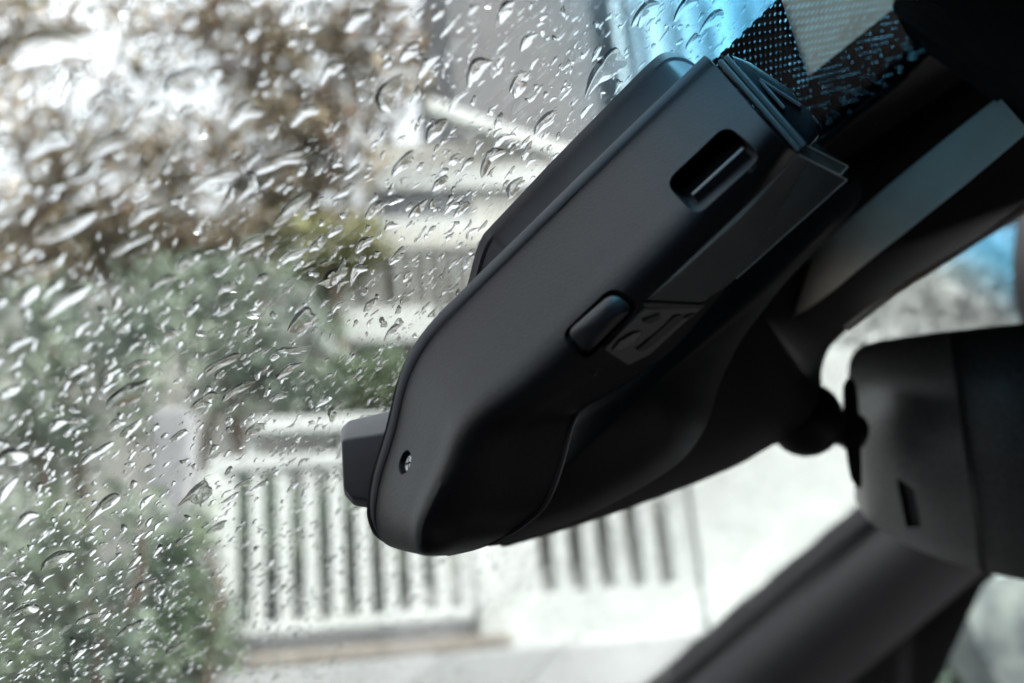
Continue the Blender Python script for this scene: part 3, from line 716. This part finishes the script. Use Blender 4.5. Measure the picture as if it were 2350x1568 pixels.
setp(slab('side_light_block', [car(.9, -.5, -1), car(-2.2, -.5, -1), car(-2.2, -.52, te+.04), car(tf, -.52, te+.04), car(.5, -.5, -.18)], -LAT*.03, M_dark), kind='structure')  # unseen solid wall added to keep out light from the driver's side
setp(slab('door_lining', [car(.5, 1.28, -1.1), car(-1.3, 1.28, -1.1), car(-1.3, 1.28, -.3), car(.5, 1.28, -.3)], LAT*.04, M_dark), kind='structure')
setp(slab('door_pillar', [car(-.6, 1.28, -.3), car(-1.3, 1.28, -.3), car(-1.3, 1.1, te+.05), car(-.75, 1.1, te+.05)], LAT*.04, M_dark), kind='structure')
setp(slab('dashboard', [car(.52, -.5, -.24), car(.52, 1.25, -.24), car(.0, 1.25, -.30), car(.0, -.5, -.30)], -Zv*.1, M_dark, None, .01), kind='structure')
hood = [car(.60, -.6, -.27), car(.60, 1.2, -.27), car(.95, 1.15, -.29), car(1.5, 1.0, -.40), car(1.6, .8, -.46), car(1.6, -.3, -.46), car(.95, -.6, -.29)]
setp(slab('car_hood', hood, -Zv*.04, mat('dark_car_paint', (.012, .013, .015), .25, coat=.6), None, .01), 'dark wet car hood in front of the windshield', 'car hood')
# passenger side pillar
pil = empty('windshield_pillar', P(1900, 1400, 1.1), 'dark grey plastic pillar trim slanting down behind the mirror', 'car pillar')
rings = []
for k in range(8):
    t = k/7; a = Vector((2520-1100*t, 725+927*t, 0)); w_ = Vector((2790-1010*t, 872+840*t, 0))
    r_ = []
    for j in range(7):
        q = a.lerp(w_, j/6); r_.append(P(q.x, q.y, 1.13-.05*math.sin(math.pi*j/6)+(.02 if j == 0 else 0)))
    rings.append(r_+[P(w_.x, w_.y, 1.16), P(a.x, a.y, 1.17)])
V, F = loft(rings, 1, 1); mk('pillar_trim', V, F, M_pillar, pil, True, 50)
rings = []
for k in range(30):
    t = k/29; a = Vector((2520-1100*t, 725+927*t, 0)); wv = 7*math.sin(k*2.3)+random.uniform(-4, 4)
    rings.append([P(a.x-20+wv*.3, a.y-14+wv*.2, 1.12), P(a.x+14, a.y+10, 1.11), P(a.x+14, a.y+10, 1.15), P(a.x-20+wv*.3, a.y-14, 1.15)])
V, F = loft(rings, 1, 1); mk('rubber_seal', V, F, M_rubber, pil, True, 50)
# door window with its frame
dw = empty('door_window', P(2200, 1450, 1.25), 'passenger door window behind the pillar with a dark frame', 'car window')
sheet('window_glass', [(2030,1200),(2700,900),(2700,1800),(2030,1800)], [1.25]*4, .004, M_side, dw)
sheet('frame_post', [(1800,1700),(2280,1290),(2300,1310),(2098,1440),(2092,1700)], [1.17]*5, .05, M_rubber, dw)
sheet('frame_bead', [(2060,1440),(2084,1425),(2088,1700),(2062,1700)], [1.15]*4, .01, M_pillar, dw)

# ------------------------------------------------------------------ outside
GZ = -1.25
gm = mk('ground', [(-150, -60, GZ), (150, -60, GZ), (150, 250, GZ), (-150, 250, GZ)], [(0, 1, 2, 3)], mat('wet_asphalt', (.05, .05, .055), .6, var=.3, scale=1.5, coords='Object')); setp(gm, kind='structure')
class Pl:                                # a vertical plane through (0, Y0) turned by a degrees
    def __init__(s, Y0, a): s.o = Vector((0, Y0, 0)); s.d = Vector((math.cos(R(a)), math.sin(R(a)), 0)); s.n = Vector((-s.d.y, s.d.x, 0))
    def at(s, u, v): r = ray(u, v); k = s.o.dot(s.n)/r.dot(s.n); p = r*k; return (p-s.o).dot(s.d), p.z
    def w(s, x, z, back=0): return s.o+s.d*x+Vector((0, 0, z))+s.n*back
    def bx(s, name, x0, x1, z0, z1, m, par=None, d0=0, d1=.1, bev=0):
        return box(name, s.w(x0, z0, d0), s.d*(x1-x0), Vector((0, 0, z1-z0)), s.n*(d1-d0), m, par, bev)
FP = Pl(6.0, 12)
# balustrade on the left
x_l, z_top = FP.at(585, 965); x_r, _ = FP.at(1085, 1420); _, z_b = FP.at(700, 1432)
_, z_cap0 = FP.at(700, 996); _, z_r1 = FP.at(700, 1042); _, z_r0 = FP.at(700, 1074)
x_l = FP.at(480, 1250)[0]; xs0 = FP.at(527, 1250)[0]; pitch = FP.at(651, 1250)[0]-FP.at(589, 1250)[0]
bal = empty('balustrade', FP.w(x_l, z_b), 'white balustrade with closely spaced upright slats, left of and behind the dash camera', 'balustrade')
FP.bx('top_rail', FP.at(575, 980)[0], x_r+.03, z_cap0, z_top, M_white, bal, -.05, .18, .01)
FP.bx('middle_rail', x_l, x_r, z_r0, z_r1, M_white, bal, -.01, .13, .01)
FP.bx('bottom_rail', x_l, x_r, z_b-.05, z_b+.02, M_white, bal, -.01, .14, .01)
FP.bx('end_post', x_l-.06, x_l+.07, z_b-.1, z_r0, M_white, bal, -.02, .15, .01)
w_ = pitch*.50; proto = None; i = 0; x = xs0
while x < x_r:
    if proto is None: proto = FP.bx('slat', x-w_/2, x+w_/2, z_b+.02, z_r0, M_white, bal, .02, .09, .006); xp = x
    else:
        c = proto.copy(); C.objects.link(c); c.parent = bal; c.matrix_parent_inverse = proto.matrix_parent_inverse.copy(); c.location = FP.d*(x-xp)
    x += pitch
for xx in np.arange(x_l+.2, x_r, .55): FP.bx('spacer', xx, xx+.06, z_r1, z_cap0, M_white, bal, .02, .1)
# base below it
_, zg1 = FP.at(800, 1484); _, zk1 = FP.at(900, 1512); xk = FP.at(1165, 1500)[0]; xg = FP.at(1078, 1460)[0]
setp(FP.bx('gutter_wall', -4.2, xg, zg1, z_b-.055, M_gutter, None, -.06, .3, .01), 'dark grey stone course under the white balustrade', 'stone course')
setp(FP.bx('kerb', -4.2, xk, zk1, zg1-.004, M_kerb, None, -.25, .3, .02), 'brown stone kerb at the foot of the balustrade', 'kerb')
setp(FP.bx('plinth_wall', -9, 7, GZ, -.5, M_gutter, None, -.36, .4, .01), 'dark wet stone plinth below the pale retaining wall', 'wall')
setp(FP.bx('retaining_wall', -6, 6, -.496, zk1-.004, M_road, None, -.35, .4, .01), 'pale wet concrete retaining wall along the bottom edge', 'wall')
# white wall on the right with upright openings
x0, x1 = FP.at(1090, 1300)[0], FP.at(2600, 1200)[0]; _, zt = FP.at(1400, 1155); _, zb2 = FP.at(1400, 1350)
gw = empty('garden_wall', FP.w(x0, GZ), 'plain white garden wall with five narrow upright openings, right of the balustrade', 'garden wall')
cen = [FP.at(u, v)[0] for u, v in ((1252,1250),(1322,1250),(1388,1250),(1456,1250),(1524,1250))]; hw = abs(cen[1]-cen[0])*.24
_, zup = FP.at(1400, 940)
FP.bx('upper_wall', x0, cen[-1]+hw+.15, zt, zup, M_white, gw, 0, .16, .01)
FP.bx('lower_wall', x0, cen[-1]+hw+.15, -.49, zb2, M_white, gw, 0, .16, .01)
ed = [x0]+[e for c in cen for e in (c-hw, c+hw)]+[cen[-1]+hw+.15]
for k in range(0, len(ed)-1, 2): FP.bx('upright', ed[k], ed[k+1], zb2, zt, M_white, gw, .005, .15, .004)
gp = FP.bx('wall_panel', cen[-1]+hw+.16, x1, -.49, FP.at(1950, 800)[1], M_white, gw, -.03, .2, .01)
# left: pale post and neighbour's wall behind the trees
FQ = Pl(5.6, 5)
xa, za = FQ.at(350, 940); xb, _ = FQ.at(430, 1400)
setp(FQ.bx('gate_post', xa, xb, GZ, za, mat('post_grey', (.24, .24, .25), .8, var=.1, scale=3), None, 0, .25, .02), 'pale grey gate post half hidden by shrubs', 'gate post')
BP = Pl(13, 8)
nb = empty('neighbour_house', BP.w(-3, GZ), 'pale house half hidden behind the trees at the left', 'house')
xa, za = BP.at(-150, 620); xb, _ = BP.at(900, 620)
BP.bx('wall', xa, xb, GZ, za, M_cream, nb, 0, 3)
BP.bx('roof', xa-.3, xb+.2, za+.005, za+.5, M_roof, nb, -.4, 3.2)
for k, (u, v) in enumerate(((120,760),(300,800),(480,760),(620,800))):
    q = BP.at(u, v); w0 = BP.bx('window', q[0]-.35, q[0]+.35, q[1]-.5, q[1]+.5, M_window, nb, -.03, .05)
# house in the middle
HP = Pl(10, 10)
ho = empty('house', HP.w(0, GZ), 'cream house with white beams and a dark window strip behind the balustrade', 'house')
def hb(name, u0, v0, u1, v1, m, d0=0, d1=.3, par=None, pl=HP):
    a, b_ = pl.at(u0, v0), pl.at(u1, v1); return pl.bx(name, a[0], b_[0], b_[1], a[1], m, ho if par is None else par, d0, d1, .01)
hb('wall', 830, 330, 1500, 900, M_cream, 0, 3)
hb('eave', 800, 590, 1150, 540, M_cream, -.2, 0)
hb('window', 870, 445, 1085, 508, M_window, -.04, .05)
hb('window_sill', 860, 512, 1100, 540, M_white, -.15, 0)
hb('ledge', 640, 735, 1000, 800, M_white, -.3, -.02)
hb('lintel', 860, 395, 1250, 440, M_white, -.1, 0)
for k in range(6): hb('upright', 905+k*32, 590, 921+k*32, 735, M_white, -.25, -.16)
hb('screen_back', 890, 590, 1110, 735, M_roof, -.12, -.04)
# sloping white beam
def beam(name, a, b_, Ya, Yb, w, m, par, lab=None, cat=None):
    A = ray(*a); A = A*(Ya/A.y); B = ray(*b_); B = B*(Yb/B.y); t_ = (B-A).normalized(); s_ = t_.cross(Vector((0, 1, 0))).normalized()
    o = box(name, A-s_*w/2, B-A, s_*w, Vector((0, .2, 0)), m, par, .01)
    if lab: setp(o, lab, cat)
    return o
beam('fascia_board', (980,235), (1420,395), 9.4, 10.4, .16, M_white, ho)
beam('stair_rail', (525,590), (830,860), 8.6, 8.0, .13, M_white, None, 'white sloping stair rail seen between the trees', 'stair rail')
# grey clad block and pale siding above
UP = Pl(11.5, 14)
gb = empty('grey_building', UP.w(0, GZ), 'grey clad building block rising above the cream house', 'building')
hb('wall', 1010, -200, 1392, 330, M_grey, 0, 3, gb, UP)
sb = empty('siding_building', UP.w(2, GZ), 'building with upright pale siding seen through the cyan tint', 'building')
hb('wall', 1394, -300, 2500, 700, M_sidedark, 0, 3, sb, UP)
for k, (a, b_) in enumerate(((1396,1470),(1500,1530),(1548,1640),(1662,1690),(1712,1790),(1812,1850),(1872,1960),(1990,2060),(2090,2200))):
    hb('siding_board', a, 0, b_, 420, M_siding, -.08, -.005, sb, UP)
# ------------------------------------------------------------------ vegetation
def crown(name, blobs, n, size, m, par):
    P_ = []
    ws_ = np.array([b[3]*b[4]*b[5] for b in blobs]); ws_ = ws_/ws_.sum()
    for (x, y, z, rx, ry, rz), w in zip(blobs, ws_):
        k = int(n*w)+1; nc = max(3, k//18)
        cc_ = rng.normal(size=(nc, 3)); cc_ /= np.linalg.norm(cc_, axis=1)[:, None]; cc_ *= rng.uniform(.35, 1, (nc, 1))**.5
        pick = rng.integers(0, nc, k); q = cc_[pick]*np.array([rx, ry, rz])+rng.normal(scale=size*1.6, size=(k, 3))
        P_.append(q+np.array([x, y, z]))
    Q = np.concatenate(P_); k = len(Q)
    a = rng.normal(size=(k, 3)); a /= np.linalg.norm(a, axis=1)[:, None]; b_ = rng.normal(size=(k, 3)); b_ -= a*(a*b_).sum(1)[:, None]; b_ /= np.linalg.norm(b_, axis=1)[:, None]
    s_ = size*rng.uniform(.5, 1.2, (k, 1)); V = np.stack([Q-a*s_, Q+b_*s_*.45, Q+a*s_, Q-b_*s_*.45], 1)
    return quads(name, V, m, par)
def limb(pts, r0, r1, par, m=M_bark, name='trunk'):
    c = crom(pts, 4); rings = []
    for i, p in enumerate(c):
        t = i/(len(c)-1); r_ = r0+(r1-r0)*t; rings.append([Vector(p)+Vector((math.cos(a)*r_, math.sin(a)*r_, 0)) for a in [k*math.pi/4 for k in range(8)]])
    return mk(name, *loft(rings, 1, 1), m, par)
def at(u, v, Y): r = ray(u, v); return r*(Y/r.y)
def tree(uvr, Y, label, m, n, size, name='tree', cat='tree', trunk_u=None, m2=None):
    # uvr: list of (u, v, radius in frame units)
    blobs = []
    for (u, v, r_) in uvr: p = at(u, v, Y); s_ = r_/FPX*p.length; blobs.append((p.x, p.y+rng.uniform(-.3, .3)*s_, p.z, s_, s_, s_*.8))
    cx = sum(b[0] for b in blobs)/len(blobs); root = Vector((cx, Y, GZ)); o = empty(name, root, label, cat)
    crown('crown', blobs, n, size, m, o)
    if m2: crown('blossom', blobs[::2], n//9, size, m2, o)
    bt = blobs[0]; bs = sorted(blobs, key=lambda b: b[2]); lo_ = bs[0]
    limb([root, Vector((cx+.1, Y, (GZ+lo_[2])/2)), Vector((lo_[0], lo_[1], lo_[2]+.2))], .09, .05, o)
    for b in bs[1:]: limb([Vector((lo_[0], lo_[1], lo_[2])), Vector(((lo_[0]+b[0])/2+.1, (lo_[1]+b[1])/2, (lo_[2]+b[2])/2)), Vector(b[:3])], .04, .012, o, name='limb')
    return o
tree([(60,20,150),(170,130,70),(270,230,60),(380,180,70),(330,-10,120),(20,260,120),(250,420,170),(60,560,150),(430,330,100),(150,330,70)], 7.5, 'olive brown tree filling the upper left behind the rain', M_leafA, 7000, .055, m2=M_leafD)
tree([(560,60,120),(700,150,150),(840,60,110),(620,330,150),(800,330,110),(720,470,120),(900,180,80)], 8.5, 'brownish tree between the upper left and the grey building', M_leafA, 5200, .07, m2=M_leafD)
tree([(120,560,110),(330,560,110),(540,540,100),(640,600,60)], 10.5, 'far olive tree in front of the pale house roof', M_leafA, 3200, .08)
tree([(560,800,110),(680,880,110),(450,700,120),(720,760,70),(520,920,80),(600,640,80)], 7.2, 'dark green bush just above the balustrade rail', M_leafC, 3800, .05, 'bush', 'bush')
tree([(40,760,150),(200,900,150),(60,1000,150),(300,700,120),(330,820,90)], 6.4, 'grey green shrub at the left below the olive tree', M_leafC, 3000, .055, 'shrub', 'shrub')
tree([(40,1250,130),(150,1350,120),(60,1500,130),(230,1500,120),(320,1180,70)], 5.0, 'dark shrub in the lower left corner', M_leafC, 2600, .045, 'shrub', 'shrub', m2=M_leafB)
tree([(400,1300,60),(430,1420,70),(360,1500,80),(480,1500,50),(440,1210,40)], 5.3, 'green shrub growing against the left end of the balustrade', M_leafB, 2600, .04, 'shrub', 'shrub', m2=M_leafC)
tree([(800,880,60),(870,870,60),(930,890,60),(760,930,50)], 7.6, 'bright green clipped hedge above the balustrade beside the camera', M_leafB, 4500, .04, 'hedge', 'hedge')
tree([(760,600,70),(830,560,60),(700,560,70)], 8.2, 'small yellow green tree left of the cream house', leafmat('leaf_yellowgreen', (.09, .10, .03), (.22, .22, .09)), 2600, .05)
tree([(560,1180,90),(700,1250,90),(840,1180,90),(960,1280,80),(560,1350,80),(820,1370,70)], 7.0, 'dark foliage seen through the gaps of the balustrade', M_leafC, 7000, .05, 'shrub', 'shrub')
tree([(1300,1230,80),(1420,1230,80),(1540,1250,80)], 6.9, 'brown green shrub behind the openings of the garden wall', M_leafA, 3500, .05, 'shrub', 'shrub')
tree([(2130,690,80),(2230,700,80),(2330,670,80),(2040,740,60),(1960,800,60)], 9, 'pale grey foliage right of the mirror mount', leafmat('leaf_pale', (.5, .52, .5), (.75, .76, .74)), 6500, .08)
tree([(2150,1480,100),(2300,1560,110),(2080,1600,90),(2330,1440,80)], 4.0, 'dark shrub seen through the door window', M_leafC, 3500, .03, 'shrub', 'shrub')
SP = Pl(3.4, 20)
pp = [at(u, v, 3.3) for u, v in rounded([(2185,1340),(2420,1300),(2440,1700),(2340,1640),(2255,1510)], 30, 4)]  # made-up slab filling the pale shape low in the door window
setp(prism('pale_patch', pp, [p+Vector((0, .3, 0)) for p in pp], mat('patch_grey', (.07, .075, .08), .8, col2=(.26, .26, .24), scale=9), None, .01), 'pale grey patch seen low through the door window', 'patch')
print('tris', sum(len(o.data.polygons) for o in scene.objects if o.type == 'MESH'))
